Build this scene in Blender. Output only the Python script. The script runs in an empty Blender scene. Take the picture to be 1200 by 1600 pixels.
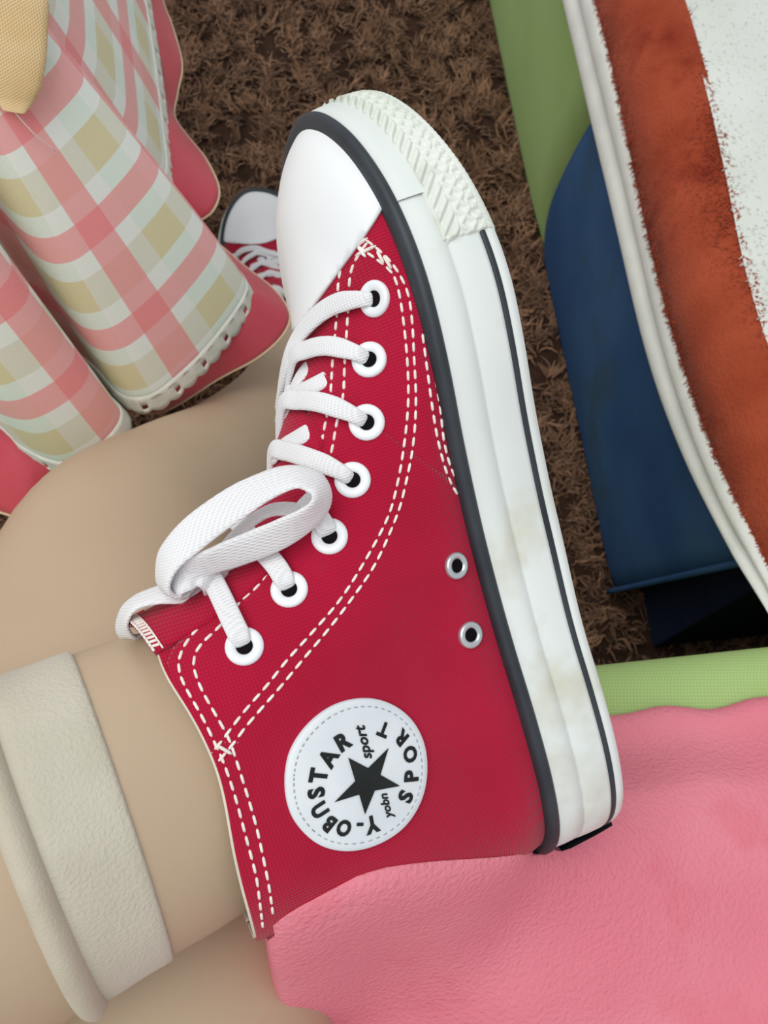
import bpy, math, random
import numpy as np
from mathutils import Vector, Matrix
from mathutils.bvhtree import BVHTree

SC = bpy.context.scene
COL = SC.collection
random.seed(3)
RNG = np.random.default_rng(7)

# ------------------------------------------------------------------ camera
FPX = 1250.0
PITCH = math.radians(70)
CAM = np.array([0.0, 0.0, 0.84])
FW = np.array([0, math.cos(PITCH), -math.sin(PITCH)])
UP = np.array([0, math.sin(PITCH), math.cos(PITCH)])
RT = np.array([1.0, 0, 0])
cd = bpy.data.cameras.new('camera')
cd.sensor_fit = 'VERTICAL'; cd.sensor_height = 32.0; cd.sensor_width = 24.0
cd.lens = FPX / 1600.0 * 32.0
cd.clip_start = 0.01
cd.dof.use_dof = True; cd.dof.focus_distance = 0.258; cd.dof.aperture_fstop = 22.0
cam = bpy.data.objects.new('camera', cd)
cam.location = CAM
cam.rotation_euler = (math.pi / 2 - PITCH, 0, 0)
COL.objects.link(cam)
SC.camera = cam

# ------------------------------------------------------------------ light
W = bpy.data.worlds.new('world'); SC.world = W; W.use_nodes = True
bg = W.node_tree.nodes['Background']
bg.inputs[0].default_value = (0.93, 0.97, 1.0, 1)
bg.inputs[1].default_value = 0.80
ld = bpy.data.lights.new('window_daylight', 'AREA')
ld.shape = 'RECTANGLE'; ld.size = 1.8; ld.size_y = 1.6
ld.energy = 34; ld.color = (1.0, 0.985, 0.96)
lo = bpy.data.objects.new('window_daylight', ld); COL.objects.link(lo)
lo.location = (-0.50, 0.05, 2.35)
lo.rotation_euler = (Vector((0.0, 0.1, 0.5)) - lo.location).to_track_quat('-Z', 'Y').to_euler()
SC.view_settings.view_transform = 'Standard'
SC.view_settings.look = 'None'
SC.view_settings.gamma = 1.0
SC.view_settings.use_curve_mapping = False
SC.view_settings.exposure = -0.42


# ------------------------------------------------------------------ geometry of view (measuring aid)
def raydir(px):
    return FW + RT * ((px[0] - 600) / FPX) + UP * ((800 - px[1]) / FPX)


def G(px, z):
    d = raydir(px)
    return CAM + d * ((z - CAM[2]) / d[2])


def P(px, depth):
    return CAM + raydir(px) * depth


# ------------------------------------------------------------------ helpers
def lin(c):
    return tuple(((x / 255) / 12.92 if x / 255 <= .04045 else ((x / 255 + .055) / 1.055) ** 2.4) for x in c) + (1.0,)


def sm(x, a=0.0, b=1.0):
    t = np.clip((np.asarray(x, float) - a) / (b - a), 0, 1)
    return t * t * (3 - 2 * t)


def cr(pts, n):
    p = np.array(pts, float)
    t = np.linspace(0, len(p) - 1, n)
    i = np.clip(t.astype(int), 0, len(p) - 2); f = (t - i)[:, None]
    p0 = p[np.maximum(i - 1, 0)]; p1 = p[i]; p2 = p[i + 1]; p3 = p[np.minimum(i + 2, len(p) - 1)]
    return .5 * (2 * p1 + (p2 - p0) * f + (2 * p0 - 5 * p1 + 4 * p2 - p3) * f ** 2 + (3 * p1 - p0 - 3 * p2 + p3) * f ** 3)


def arclen(p):
    d = np.linalg.norm(np.diff(p, axis=0), axis=1)
    return np.concatenate([[0], np.cumsum(d)])


def resample(p, n):
    p = np.asarray(p, float); L = arclen(p); t = np.linspace(0, L[-1], n)
    return np.stack([np.interp(t, L, p[:, k]) for k in range(p.shape[1])], -1)


def norm(v):
    v = np.asarray(v, float)
    return v / (np.linalg.norm(v, axis=-1, keepdims=True) + 1e-12)


def mk(name, v, f, m, parent=None, smooth=True, uv=None):
    me = bpy.data.meshes.new(name)
    me.from_pydata([tuple(map(float, x)) for x in v], [], [tuple(int(i) for i in q) for q in f])
    if smooth:
        me.polygons.foreach_set('use_smooth', [True] * len(me.polygons))
    if m is not None:
        me.materials.append(m)
    if uv is not None:
        l = me.uv_layers.new(name='UVMap')
        idx = np.zeros(len(me.loops), np.int32); me.loops.foreach_get('vertex_index', idx)
        l.data.foreach_set('uv', np.asarray(uv, np.float32)[idx].ravel())
    me.validate(); me.update()
    o = bpy.data.objects.new(name, me); COL.objects.link(o)
    if parent is not None:
        o.parent = parent
    return o


def empty(name, loc=(0, 0, 0)):
    o = bpy.data.objects.new(name, None); COL.objects.link(o); o.location = loc
    o.empty_display_size = .02
    return o


def tag(o, label, cat=None, group=None, kind=None):
    if label: o['label'] = label
    if cat: o['category'] = cat
    if group: o['group'] = group
    if kind: o['kind'] = kind
    return o


def gfaces(nu, nv, cu=False, cv=False):
    F = []
    for i in range(nu if cu else nu - 1):
        for j in range(nv if cv else nv - 1):
            a = i * nv + j; b = ((i + 1) % nu) * nv + j
            c = ((i + 1) % nu) * nv + (j + 1) % nv; d = i * nv + (j + 1) % nv
            F.append((a, b, c, d))
    return F


def vnormals(Pg, cu=False, cv=False):
    """normals of a grid (nu,nv,3)"""
    def grad(A, ax, cyc):
        if cyc:
            return np.roll(A, -1, ax) - np.roll(A, 1, ax)
        return np.gradient(A, axis=ax)
    return norm(np.cross(grad(Pg, 0, cu), grad(Pg, 1, cv)))


def solid(o, t, offset=-1):
    md = o.modifiers.new('thickness', 'SOLIDIFY'); md.thickness = t; md.offset = offset
    return o


class Acc:
    """collects small pieces into one mesh"""
    def __init__(self): self.v = []; self.f = []
    def add(self, v, f):
        n = len(self.v); self.v += [tuple(x) for x in v]; self.f += [tuple(i + n for i in q) for q in f]


# ------------------------------------------------------------------ materials
class NT:
    def __init__(self, m): self.t = m.node_tree
    def n(self, typ, **k):
        x = self.t.nodes.new(typ)
        for a, b in k.items(): setattr(x, a, b)
        return x
    def l(self, a, b): self.t.links.new(a, b)
    def val(self, sock, x):
        if isinstance(x, (int, float)): sock.default_value = x
        elif isinstance(x, tuple): sock.default_value = x
        else: self.l(x, sock)
    def math(self, op, a, b=0.0, c=None):
        x = self.n('ShaderNodeMath', operation=op)
        self.val(x.inputs[0], a); self.val(x.inputs[1], b)
        if c is not None: self.val(x.inputs[2], c)
        return x.outputs[0]
    def mix(self, f, a, b, mode='MIX'):
        x = self.n('ShaderNodeMix', data_type='RGBA', blend_type=mode)
        self.val(x.inputs[0], f); self.val(x.inputs[6], a); self.val(x.inputs[7], b)
        return x.outputs[2]
    def coord(self, which='Object'):
        return self.n('ShaderNodeTexCoord').outputs[which]
    def noise(self, vec, scale, detail=3, rough=.5, dist=0.0):
        x = self.n('ShaderNodeTexNoise'); self.l(vec, x.inputs['Vector'])
        x.inputs['Scale'].default_value = scale; x.inputs['Detail'].default_value = detail
        x.inputs['Roughness'].default_value = rough; x.inputs['Distortion'].default_value = dist
        return x.outputs['Fac']
    def ramp(self, f, a, b):
        x = self.n('ShaderNodeMapRange'); self.val(x.inputs[0], f)
        x.inputs[1].default_value = a; x.inputs[2].default_value = b
        return x.outputs[0]
    def sep(self, vec):
        x = self.n('ShaderNodeSeparateXYZ'); self.l(vec, x.inputs[0]); return x.outputs
    def bump(self, h, strength, dist):
        x = self.n('ShaderNodeBump'); x.inputs['Strength'].default_value = strength
        x.inputs['Distance'].default_value = dist; self.l(h, x.inputs['Height'])
        return x.outputs[0]


def base_mat(name, rough=.6, spec=.3, sheen=0.0, metallic=0.0):
    m = bpy.data.materials.new(name); m.use_nodes = True
    b = m.node_tree.nodes['Principled BSDF']
    b.inputs['Roughness'].default_value = rough
    b.inputs['Specular IOR Level'].default_value = spec
    b.inputs['Metallic'].default_value = metallic
    if sheen:
        b.inputs['Sheen Weight'].default_value = sheen
        b.inputs['Sheen Roughness'].default_value = .5
    return m, b, NT(m)


def noisy(name, c1, c2, scale, rough=.6, spec=.3, sheen=0.0, lo=.35, hi=.65, bump=None, detail=4, coord='Object', c3=None, s3=8, metallic=0.0):
    m, b, t = base_mat(name, rough, spec, sheen, metallic)
    co = t.coord(coord)
    f = t.ramp(t.noise(co, scale, detail), lo, hi)
    c = t.mix(f, lin(c1), lin(c2))
    if c3:
        c = t.mix(t.ramp(t.noise(co, s3, 4, .6), .56, .72), c, lin(c3))
    t.l(c, b.inputs['Base Color'])
    if bump:
        t.l(t.bump(t.noise(co, bump[0], 3), bump[1], bump[2]), b.inputs['Normal'])
    return m


def weave_mat(name, c1, c2, pitch, strength=.6, dist=.0004, axes=(0, 2), rough=.8, sheen=.2, spec=.15, cscale=25, coord='Object', c3=None, addz=False):
    m, b, t = base_mat(name, rough, spec, sheen)
    co = t.coord(coord); s = t.sep(co)
    k = 2 * math.pi / pitch
    x, y = s[axes[0]], s[axes[1]]
    if addz: x = t.math('ADD', x, s[2])
    u = t.math('SINE', t.math('MULTIPLY', t.math('ADD', x, y), k * .7))
    w = t.math('SINE', t.math('MULTIPLY', t.math('SUBTRACT', x, y), k * .7))
    h = t.math('MULTIPLY', t.math('ADD', t.math('MULTIPLY', u, w), 1.0), .5)
    f = t.ramp(t.noise(co, cscale, 4), .3, .7)
    c = t.mix(f, lin(c1), lin(c2))
    c = t.mix(t.math('MULTIPLY', t.math('SUBTRACT', 1.0, h), .28), c, lin(tuple(int(x * .55) for x in c1)))
    if c3:
        c = t.mix(t.math('MULTIPLY', t.ramp(t.noise(co, 38, 5, .65), .62, .74), .5), c, lin(c3))
    t.l(c, b.inputs['Base Color'])
    t.l(t.bump(h, strength, dist), b.inputs['Normal'])
    return m


M_canvas = weave_mat('red_canvas', (178, 8, 50), (192, 14, 60), .00145, .7, .0005, c3=(150, 40, 70))
M_lining = noisy('cream_lining', (214, 206, 188), (228, 222, 206), 60, .9)
M_rubber = noisy('white_rubber', (214, 221, 217), (224, 230, 227), 14, .55, .25, c3=(206, 206, 190), s3=22, bump=(90, .08, .0006))
M_cap = noisy('toe_cap_rubber', (234, 237, 239), (240, 242, 244), 10, .42, .35)
M_black = noisy('black_rubber', (34, 40, 46), (54, 60, 66), 30, .5, .4)
M_bump = noisy('bumper_rubber', (216, 222, 212), (232, 235, 228), 18, .5, .3, c3=(190, 192, 176), s3=30)
M_sole = noisy('outsole_rubber', (190, 180, 150), (205, 196, 168), 30, .7)
M_thread = noisy('white_thread', (232, 222, 214), (244, 238, 232), 300, .8, .2)
M_eyelet = noisy('white_enamel', (232, 236, 240), (240, 243, 246), 40, .28, .5)
M_metal = noisy('silver_metal', (200, 205, 208), (222, 226, 228), 60, .3, .5, metallic=.75)
M_hole_shade = noisy('painted_hole_shade', (16, 14, 16), (26, 22, 24), 60, .9, .05)  # near-black colour painted in for the shade inside the eyelets
M_lace = weave_mat('white_lace', (240, 240, 242), (247, 247, 249), .0012, .5, .0004, axes=(0, 1), rough=.95, sheen=.3)
M_patch = noisy('patch_rubber', (214, 222, 228), (226, 232, 236), 50, .5, .35)
M_print = noisy('black_print', (16, 20, 20), (30, 34, 34), 80, .55, .3)
M_grey = noisy('grey_thread', (140, 146, 148), (180, 186, 188), 200, .8)

# skin
M_skin, b_, t_ = base_mat('skin', .5, .3)
co_ = t_.coord(); f_ = t_.ramp(t_.noise(co_, 9, 3), .3, .7)
c_ = t_.mix(f_, lin((186, 164, 138)), lin((194, 172, 146)))
t_.l(c_, b_.inputs['Base Color'])
b_.inputs['Subsurface Weight'].default_value = .18
b_.inputs['Subsurface Radius'].default_value = (.010, .004, .002)
t_.l(t_.bump(t_.noise(co_, 260, 3), .08, .0006), b_.inputs['Normal'])
M_cuff = noisy('beige_knit', (192, 186, 168), (200, 194, 177), 40, .92, .15, .3, bump=(900, .6, .0007))
M_cuffroll = noisy('beige_knit_roll', (188, 180, 160), (196, 188, 170), 60, .9, .15, .2, bump=(1200, .5, .0005))


# ================================================================== THE SNEAKER (shape in its own space: x heel->toe, y outward to lateral, z sole->shaft)
aC = norm([-.30, .95, .08])
sC = np.array([-.9, -.28, .33]); sC = norm(sC - aC * (sC @ aC))
mC = np.cross(aC, sC)
OC = .315 * np.array([(930 - 600) / FPX, (800 - 1262) / FPX, -1])


def c2w(v): return RT * v[0] + UP * v[1] - FW * v[2]


SA, SS, SM = c2w(aC), c2w(sC), c2w(mC)
SO = CAM + c2w(OC)
SHOE = Matrix([[SA[i], -SM[i], SS[i], SO[i]] for i in range(3)] + [[0, 0, 0, 1]])
Rsh = np.array([[SA[i], -SM[i], SS[i]] for i in range(3)])


def toL(X): return (np.asarray(X) - SO) @ Rsh
def toW(L): return np.asarray(L) @ Rsh.T + SO


camL = toL(CAM)
def rayL(px): return norm(raydir(px) @ Rsh)


# profiles in (a, s)
Dc = np.array([(0, .2735, .029), (.06, .2655, .0355), (.13, .249, .0425), (.2, .230, .0465), (.27, .212, .0515), (.34, .197, .0590),
               (.42, .180, .0695), (.5, .1645, .0785), (.6, .1500, .0925), (.7, .1415, .105), (.8, .137, .117), (.9, .134, .127), (1.0, .132, .1345), (1.1, .131, .1445)])
Hc = np.array([(0, .003, .032), (.2, .0005, .046), (.4, .0018, .064), (.6, .0090, .087), (.8, .0160, .112), (1.0, .0215, .1365), (1.1, .0225, .149)])


def prof(C, v):
    d = cr(C, 600)
    v = np.asarray(v, float)
    return np.stack([np.interp(v, d[:, 0], d[:, 1]), np.interp(v, d[:, 0], d[:, 2])], -1)


Dline = prof(Dc, np.linspace(0, 1.1, 160)); Hline = prof(Hc, np.linspace(0, 1.1, 120))
A0, A1 = .003, .2735


def plan_curve(pts):
    p = np.array(pts, float)
    th = np.arccos(np.clip(1 - 2 * (A1 - p[:, 0]) / (A1 - A0), -1, 1))
    d = cr(np.stack([th, p[:, 1]], -1), 500)
    return d


PMED = plan_curve([(.2735, 0), (.2705, .0105), (.2635, .0200), (.250, .0310), (.230, .0400), (.206, .0440), (.18, .0422), (.15, .036), (.12, .0315), (.09, .030), (.06, .0305), (.035, .0290), (.016, .0235), (.006, .0135), (.003, 0)])
PLAT = plan_curve([(.2735, 0), (.2715, .010), (.265, .0225), (.252, .0355), (.235, .0460), (.21, .0510), (.185, .0495), (.15, .0405), (.11, .036), (.07, .033), (.035, .0302), (.016, .024), (.006, .014), (.003, 0)])


def segdist(p, line):
    d = np.full(len(p), 1e9)
    for i in range(len(line) - 1):
        a = line[i]; b = line[i + 1]; ab = b - a; L2 = ab @ ab + 1e-15
        t = np.clip(((p - a) @ ab) / L2, 0, 1)
        q = p - (a + t[:, None] * ab)
        d = np.minimum(d, np.hypot(q[:, 0], q[:, 1]))
    return d


def gR(x): return np.sqrt(np.clip(1 - (1 - np.clip(x, 0, 1)) ** 2, 0, 1))


def twist(a): return math.radians(6.5) * sm(a, .14, .25)


def surf(v, th):
    """v, th flat arrays; th in (-pi,pi], >0 = medial. returns (a, y, s)"""
    v = np.asarray(v, float); th = np.asarray(th, float)
    at = np.abs(th); r = (1 - np.cos(at)) / 2
    D = prof(Dc, v); H = prof(Hc, v)
    p = D + (H - D) * r[:, None]
    # collar line dips a little behind the front corner
    p[:, 1] += -.0035 * sm(v, .85, 1.0) * np.exp(-((r - .42) / .2) ** 2) + .002 * sm(v, .85, 1) * np.exp(-((r - .12) / .1) ** 2)
    Wm = np.interp(at, PMED[:, 0], PMED[:, 1]); Wl = np.interp(at, PLAT[:, 0], PLAT[:, 1])
    Wp = np.where(th > 0, Wm, Wl)
    dd = segdist(p, Dline); dh = segdist(p, Hline)
    a, s = p[:, 0], p[:, 1]
    Wb = np.interp(a, [0, .03, .06, .10, .13, .16, .19, .21, .24, .28], [.0315, .0315, .0315, .033, .0355, .0395, .0425, .0425, .040, .036])
    Wb = Wb + (.0385 - Wb) * sm(s, .05, .10)
    Rd = np.interp(a, [.1, .13, .2, .23, .28], [.050, .050, .042, .030, .026])
    Rd = Rd + (.048 - Rd) * sm(s, .07, .12)
    Wi = Wb * gR(dd / Rd) * gR(dh / .034)
    b = sm(v, 0, .16)
    w = Wp * (1 - b) + Wi * b
    y = -np.sign(th) * w
    ph = twist(a); dy = y + .04                     # the forefoot rolls a little
    return np.stack([a, -.04 + dy * np.cos(ph) - (s - .03) * np.sin(ph), .03 + (s - .03) * np.cos(ph) + dy * np.sin(ph)], -1)


def sgrid(vs, ths):
    V, T = np.meshgrid(vs, ths, indexing='ij')
    return surf(V.ravel(), T.ravel()).reshape(len(vs), len(ths), 3)


def offset_grid(Pg, off):
    n = vnormals(Pg)
    c = Pg.mean((0, 1)) * np.array([1, 0, 1]) + np.array([0, 0, -.02])
    return Pg, n


# helper: outward normal from analytic finite difference on the surface
def snormal(v, th):
    e = 1e-3
    v = np.asarray(v, float); th = np.asarray(th, float)
    v0 = np.clip(v, e, 1.1 - e)
    du = surf(v0 + e, th) - surf(v0 - e, th); dt = surf(v0, th + e) - surf(v0, th - e)
    n = norm(np.cross(dt, du))
    return n * NSIGN


NSIGN = 1.0
if snormal(np.array([.5]), np.array([1.5]))[0][1] > 0: NSIGN = -1.0


def ogrid(vs, ths, off):
    V, T = np.meshgrid(vs, ths, indexing='ij')
    V = V.ravel(); T = T.ravel()
    T = np.where(np.abs(T) < 1e-4, 1e-4, T); T = np.where(np.abs(T) > math.pi - 1e-4, np.sign(T) * (math.pi - 1e-4), T)
    return (surf(V, T) + snormal(V, T) * off).reshape(len(vs), len(ths), 3)


def shoe_root(name):
    o = empty(name); return o


shoe = empty('sneaker'); shoe.matrix_world = SHOE
tag(shoe, 'red canvas high-top sneaker with round star ankle patch, worn on the crossed leg', 'sneaker', 'pair of red high-top sneakers')
S = shoe

# ---- upper : vamp / backing
NT_ = 150
ths = np.linspace(-math.pi, math.pi, NT_, endpoint=False)
vs = np.concatenate([np.linspace(-.0, .2, 26), np.linspace(.215, 1.0, 54)])
Pg = sgrid(vs, ths)
up_v = Pg.reshape(-1, 3); up_f = gfaces(len(vs), NT_, cv=True)
upper = mk('upper', up_v, up_f, M_canvas, S)
BV_UP = BVHTree.FromPolygons([tuple(x) for x in up_v], up_f)

# lining seen at the collar
vl = np.linspace(.78, 1.006, 8)
Pl = ogrid(vl, np.linspace(-math.pi, math.pi, 120), -.0008)
solid(mk('collar_lining', Pl.reshape(-1, 3), gfaces(8, 120), M_lining, S), .001, 0)


# ---- quarter panels (eyestay + ankle), front edge follows the lace gap
def th_edge(v):
    return np.interp(v, [0, .1, .2, .27, .31, .345, .40, .45, .6, .75, .88, .95, .985, 1.0], [1.58, 1.42, 1.20, .98, .70, .34, .38, .42, .50, .56, .60, .64, .72, .86])


def quarter(sign, name):
    vq = np.concatenate([np.linspace(0.0, .9, 60), np.linspace(.915, 1.0, 12)]); nu = 70
    V = np.repeat(vq[:, None], nu, 1)
    x = np.linspace(0, 1, nu)[None, :]
    te = th_edge(vq)[:, None]
    T = sign * (te + (math.pi - 1e-3 - te) * x)
    off = (.00025 + .00055 * sm(V.ravel(), .34, .44))[:, None]
    v = surf(V.ravel(), T.ravel()) + snormal(V.ravel(), T.ravel()) * off
    f = gfaces(len(vq), nu)
    if sign < 0: f = [q[::-1] for q in f]
    return v, f


qv, qf = quarter(1, 'quarter')
qm = mk('quarter_panel', qv, qf, M_canvas, S); solid(qm, .0008, -1)
BV_Q = BVHTree.FromPolygons([tuple(x) for x in qv], qf)
lv, lf = quarter(-1, 'quarter')
ql = mk('quarter_panel', lv, lf, M_canvas, S); solid(ql, .0008, -1)
BV_QL = BVHTree.FromPolygons([tuple(x) for x in lv], lf)


def hitL(px, bvhs=None, ox=0.0):
    """where the sight line meets the shoe, in shoe space"""
    best = None
    d = rayL(px)
    for bv in (bvhs or (BV_Q, BV_UP)):
        h = bv.ray_cast(Vector(camL), Vector(d))
        if h[0] is not None and (best is None or h[3] < best[2]):
            n = np.array(h[1]); n = n if n @ d < 0 else -n
            best = (np.array(h[0]), n, h[3])
    return best


def surfL(px, lift):
    h = hitL(px)
    if h is None:
        d = rayL(px); t = -camL[1] / d[1]          # sagittal plane
        return camL + d * (t - lift)
    return h[0] + h[1] * lift


# ---- tongue
def vtop(th): return 1.072 - .062 * (np.abs(th) / .62) ** 1.3


tt = np.linspace(-.62, .62, 31); tf = np.linspace(0, 1, 30)
TVg = .40 + (vtop(tt)[None, :] - .40) * tf[:, None]; TTg = np.repeat(tt[None, :], 30, 0); TTg = np.where(np.abs(TTg) < 1e-4, 1e-4, TTg)
Pt = surf(TVg.ravel(), TTg.ravel()) + snormal(TVg.ravel(), TTg.ravel()) * .0006
tongue = mk('tongue', Pt, gfaces(30, 31), M_canvas, S); solid(tongue, .0016, 0)

# whip stitches on the tongue's top edge
acc = Acc()


def dash(acc, p, q, n, w, h):
    t = norm(q - p); b = norm(np.cross(n, t))
    e = (q - p)
    pts = []
    for k, (sw, sh) in ((0, (.45, .2)), (.18, (1, 1)), (.82, (1, 1)), (1, (.45, .2))):
        c = p + e * k
        pts += [c - b * w * sw - n * h * .4, c - b * w * .6 * sw + n * h * sh, c + b * w * .6 * sw + n * h * sh, c + b * w * sw - n * h * .4]
    f = []
    for k in range(3):
        for j in range(3):
            f.append((k * 4 + j, k * 4 + j + 1, k * 4 + 5 + j, k * 4 + 4 + j))
    f += [(0, 3, 2, 1), (12, 13, 14, 15)]
    acc.add(pts, f)


def tpt(v, th, off=.0016):
    v = np.array([v]); th = np.array([th if abs(th) > 1e-4 else 1e-4])
    n = snormal(v, th)[0]
    return surf(v, th)[0] + n * off, n


for k in range(14):
    th = .02 + k * .042; v0_ = float(vtop(th)) - .002; v1_ = float(vtop(th + .042)) - .002
    p, n = tpt(v0_, th); q, _ = tpt(v0_ - .030, th + .012)
    dash(acc, p, q, n, .0004, .0004)
    p2, n = tpt(v0_, th); q2, _ = tpt(v1_, th + .042)
    dash(acc, p2, q2, n, .0004, .0004)
    p2, n = tpt(v0_ - .030, th + .012); q2, _ = tpt(v1_ - .030, th + .054)
    dash(acc, p2, q2, n, .0003, .0004)
so = mk('tongue_stitching', acc.v, acc.f, M_thread, tongue); so['kind'] = 'stuff'

# ---- toe cap: cut from the upper's surface by the cap line
import bmesh
vc = np.linspace(0.0, .42, 40)
tc = np.linspace(-2.0, 2.0, 90)
Pc = ogrid(vc, tc, .0013)
me = bpy.data.meshes.new('toe_cap')
me.from_pydata([tuple(x) for x in Pc.reshape(-1, 3)], [], gfaces(40, 90))
bm = bmesh.new(); bm.from_mesh(me)
p1 = np.array([.2345, 0, .027]); p2 = np.array([.2115, 0, .0545])
dr = norm(p2 - p1); nn = np.array([dr[2], 0, -dr[0]])
bmesh.ops.bisect_plane(bm, geom=bm.verts[:] + bm.edges[:] + bm.faces[:], plane_co=Vector(p1), plane_no=Vector(nn), clear_inner=True, clear_outer=False, dist=1e-6)
bm.to_mesh(me); bm.free()
me.polygons.foreach_set('use_smooth', [True] * len(me.polygons)); me.materials.append(M_cap)
cap = bpy.data.objects.new('toe_cap', me); COL.objects.link(cap); cap.parent = S
solid(cap, .0013, -1)
# lining edge behind the cap line is covered by the canvas itself

# ---- sole: rings swept round the base outline
NB = 260
tb = np.linspace(-math.pi, math.pi, NB, endpoint=False)
base = surf(np.zeros(NB), np.where(np.abs(tb) < 1e-4, 1e-4, tb))
# even spacing of outline
cl = np.vstack([base, base[:1]]); base = resample(cl, NB + 1)[:-1]
kk = 5
for _ in range(4):
    base = (np.roll(base, 1, 0) + base * 2 + np.roll(base, -1, 0)) / 4
bt = norm((np.roll(base, -1, 0) - np.roll(base, 1, 0))[:, :2]); bn = np.stack([bt[:, 1], -bt[:, 0]], -1)
if ((base[:, :2] - base[:, :2].mean(0)) * bn).sum() < 0: bn = -bn
sb = .0065 * sm(base[:, 0], .19, .285) + .002 * sm(base[:, 0], .12, .07) - .001
sb = sb + (base[:, 1] + .04) * np.sin(twist(base[:, 0])) * .85
stp = base[:, 2] + .0022


def solering(off, t, idx=None):
    s = sb + (stp - sb) * t
    off = off + .0035 * sm(base[:, 0], .16, .24) * (1 - t * .9)
    p = np.stack([base[:, 0] + bn[:, 0] * off, base[:, 1] + bn[:, 1] * off, s], -1)
    return p if idx is None else p[idx]


def solestrip(name, profile, m, parent=S, idx=None):
    rows = [solering(o, t, idx) for o, t in profile]
    g = np.stack(rows, 0)
    return mk(name, g.reshape(-1, 3), gfaces(len(rows), g.shape[1], cv=idx is None), m, parent)


solestrip('foxing_base', [(-.010, 0), (-.002, 0), (.0028, .012), (.0046, .05), (.0052, .10), (.0052, .152), (.0046, .158)], M_rubber)
solestrip('sole_stripe', [(.0040, .150), (.0050, .156), (.0053, .18), (.0052, .21), (.0044, .222)], M_black)
solestrip('foxing', [(.0040, .215), (.0050, .222), (.0052, .26), (.0050, .40), (.0046, .53), (.0042, .548), (.0035, .555), (.0038, .57), (.0044, .585), (.0043, .70), (.0038, .86), (.0026, .885)], M_rubber)
solestrip('black_piping', [(.0020, .86), (.0040, .872), (.0046, .90), (.0046, .95), (.0038, .985), (.0020, 1.0), (-.0012, 1.0)], M_black)
# underside
ring = solering(-.006, 0); c0 = ring.mean(0)
mk('outsole', np.vstack([ring, [c0]]), [(i, (i + 1) % NB, NB) for i in range(NB)], M_sole, S, False)

# toe strip (second rubber layer, its end shows as a seam) and ribbed bumper
front = np.where(base[:, 0] > .2265)[0]
# order contiguous
def contiguous(mask):
    idx = np.where(mask)[0]
    brk = np.where(np.diff(idx) > 1)[0]
    if len(brk): idx = np.concatenate([idx[brk[0] + 1:], idx[:brk[0] + 1]])
    return idx


fi = contiguous(base[:, 0] > .2285)
solestrip('toe_strip', [(.0040, .55), (.0052, .556), (.0054, .60), (.0050, .75), (.0045, .868), (.0034, .88)], M_rubber, S, fi)

bi = contiguous(base[:, 0] > .2115)
bb = base[bi]; L = arclen(bb); nU = 620
uu = np.linspace(0, L[-1], nU)
def bi_interp(A): return np.stack([np.interp(uu, L, A[bi][:, k]) for k in range(A.shape[1])], -1)
b2 = bi_interp(base); n2 = norm(bi_interp(bn)); sb2 = np.interp(uu, L, sb[bi]); st2 = np.interp(uu, L, stp[bi])
tts = np.linspace(.0, .62, 64)
rows = []
Umid = L[-1] / 2
for t in tts:
    sarc = t * .034
    off = np.interp(t, [0, .03, .08, .2, .4, .56, .6, .62], [.0026, .0042, .0054, .0060, .0060, .0058, .0052, .0038])
    u = np.abs(uu - Umid)                       # mirrored about the toe tip
    h = np.zeros(nU)
    if t > .40:      # slanted long ribs
        ph = (u - (t - .40) * .034 * .9) / .0043
        h = .0007 * np.clip(np.cos(2 * math.pi * ph) * 2.0 + .3, -1, 1) * np.clip((t - .40) / .03, 0, 1) * np.clip((.59 - t) / .02, 0, 1)
    elif t > .22:    # diamonds: two crossing ridges
        w = (t - .22) * .034
        p1_ = np.cos(2 * math.pi * (u + w * .75) / .0046); p2_ = np.cos(2 * math.pi * (u - w * .75) / .0046)
        h = .0008 * (np.maximum(np.maximum(p1_, p2_), -.2) - .3)
    elif t > .135:   # short ribs
        h = .0005 * np.clip(np.cos(2 * math.pi * u / .0032) * 3, -1, 1) * np.clip((t - .135) / .015, 0, 1) * np.clip((.215 - t) / .015, 0, 1)
    elif t > .03:    # fine ribs
        h = .00035 * np.cos(2 * math.pi * (u + t * .03) / .0019)
    off = off + h + .0035 * sm(b2[:, 0], .16, .24) * (1 - t * .9)
    e = np.clip(np.minimum(uu, L[-1] - uu) / .0016, 0, 1); off = off * (.75 + .25 * e) - .0012 * (1 - e)
    s = sb2 + (st2 - sb2) * t
    rows.append(np.stack([b2[:, 0] + n2[:, 0] * off, b2[:, 1] + n2[:, 1] * off, s], -1))
g = np.stack(rows, 0)
mk('toe_bumper', g.reshape(-1, 3), gfaces(len(rows), nU), M_bump, S)

# heel label
hi = contiguous(base[:, 0] < .0062)
solestrip('heel_label', [(.004, .03), (.0070, .05), (.0072, .3), (.0070, .62), (.0064, .74), (.004, .76)], M_black, S, hi)


# ---- eyelets
def lathe_at(pos, n, profile, seg=28, ref=(1, 0, 0)):
    n = norm(n); x = norm(np.cross(n, np.array([.3, .1, 1.]))); y = np.cross(n, x)
    v = []
    for (r, h) in profile:
        for k in range(seg):
            t = 2 * math.pi * k / seg
            v.append(pos + x * r * math.cos(t) + y * r * math.sin(t) + n * h)
    return v, gfaces(len(profile), seg, cv=True)


def eyelet(pos, n, ro, ri, m, name):
    pr = [(ro, -.0004), (ro, .0005), (ro * .94, .0010), (ro * .78, .0013), (ri * 1.25, .0010), (ri * 1.02, .0003), (ri, -.0012)]
    v, f = lathe_at(pos, n, pr)
    o = mk(name, v, f, m, S)
    v, f = lathe_at(pos, n, [(ri * 1.04, .0005), (1e-5, .0004)], 20)
    h = mk('eyelet_shade_disc', v, f, M_hole_shade, o)  # dark disc closing the opening, its colour stands for the shade inside
    return o


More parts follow.
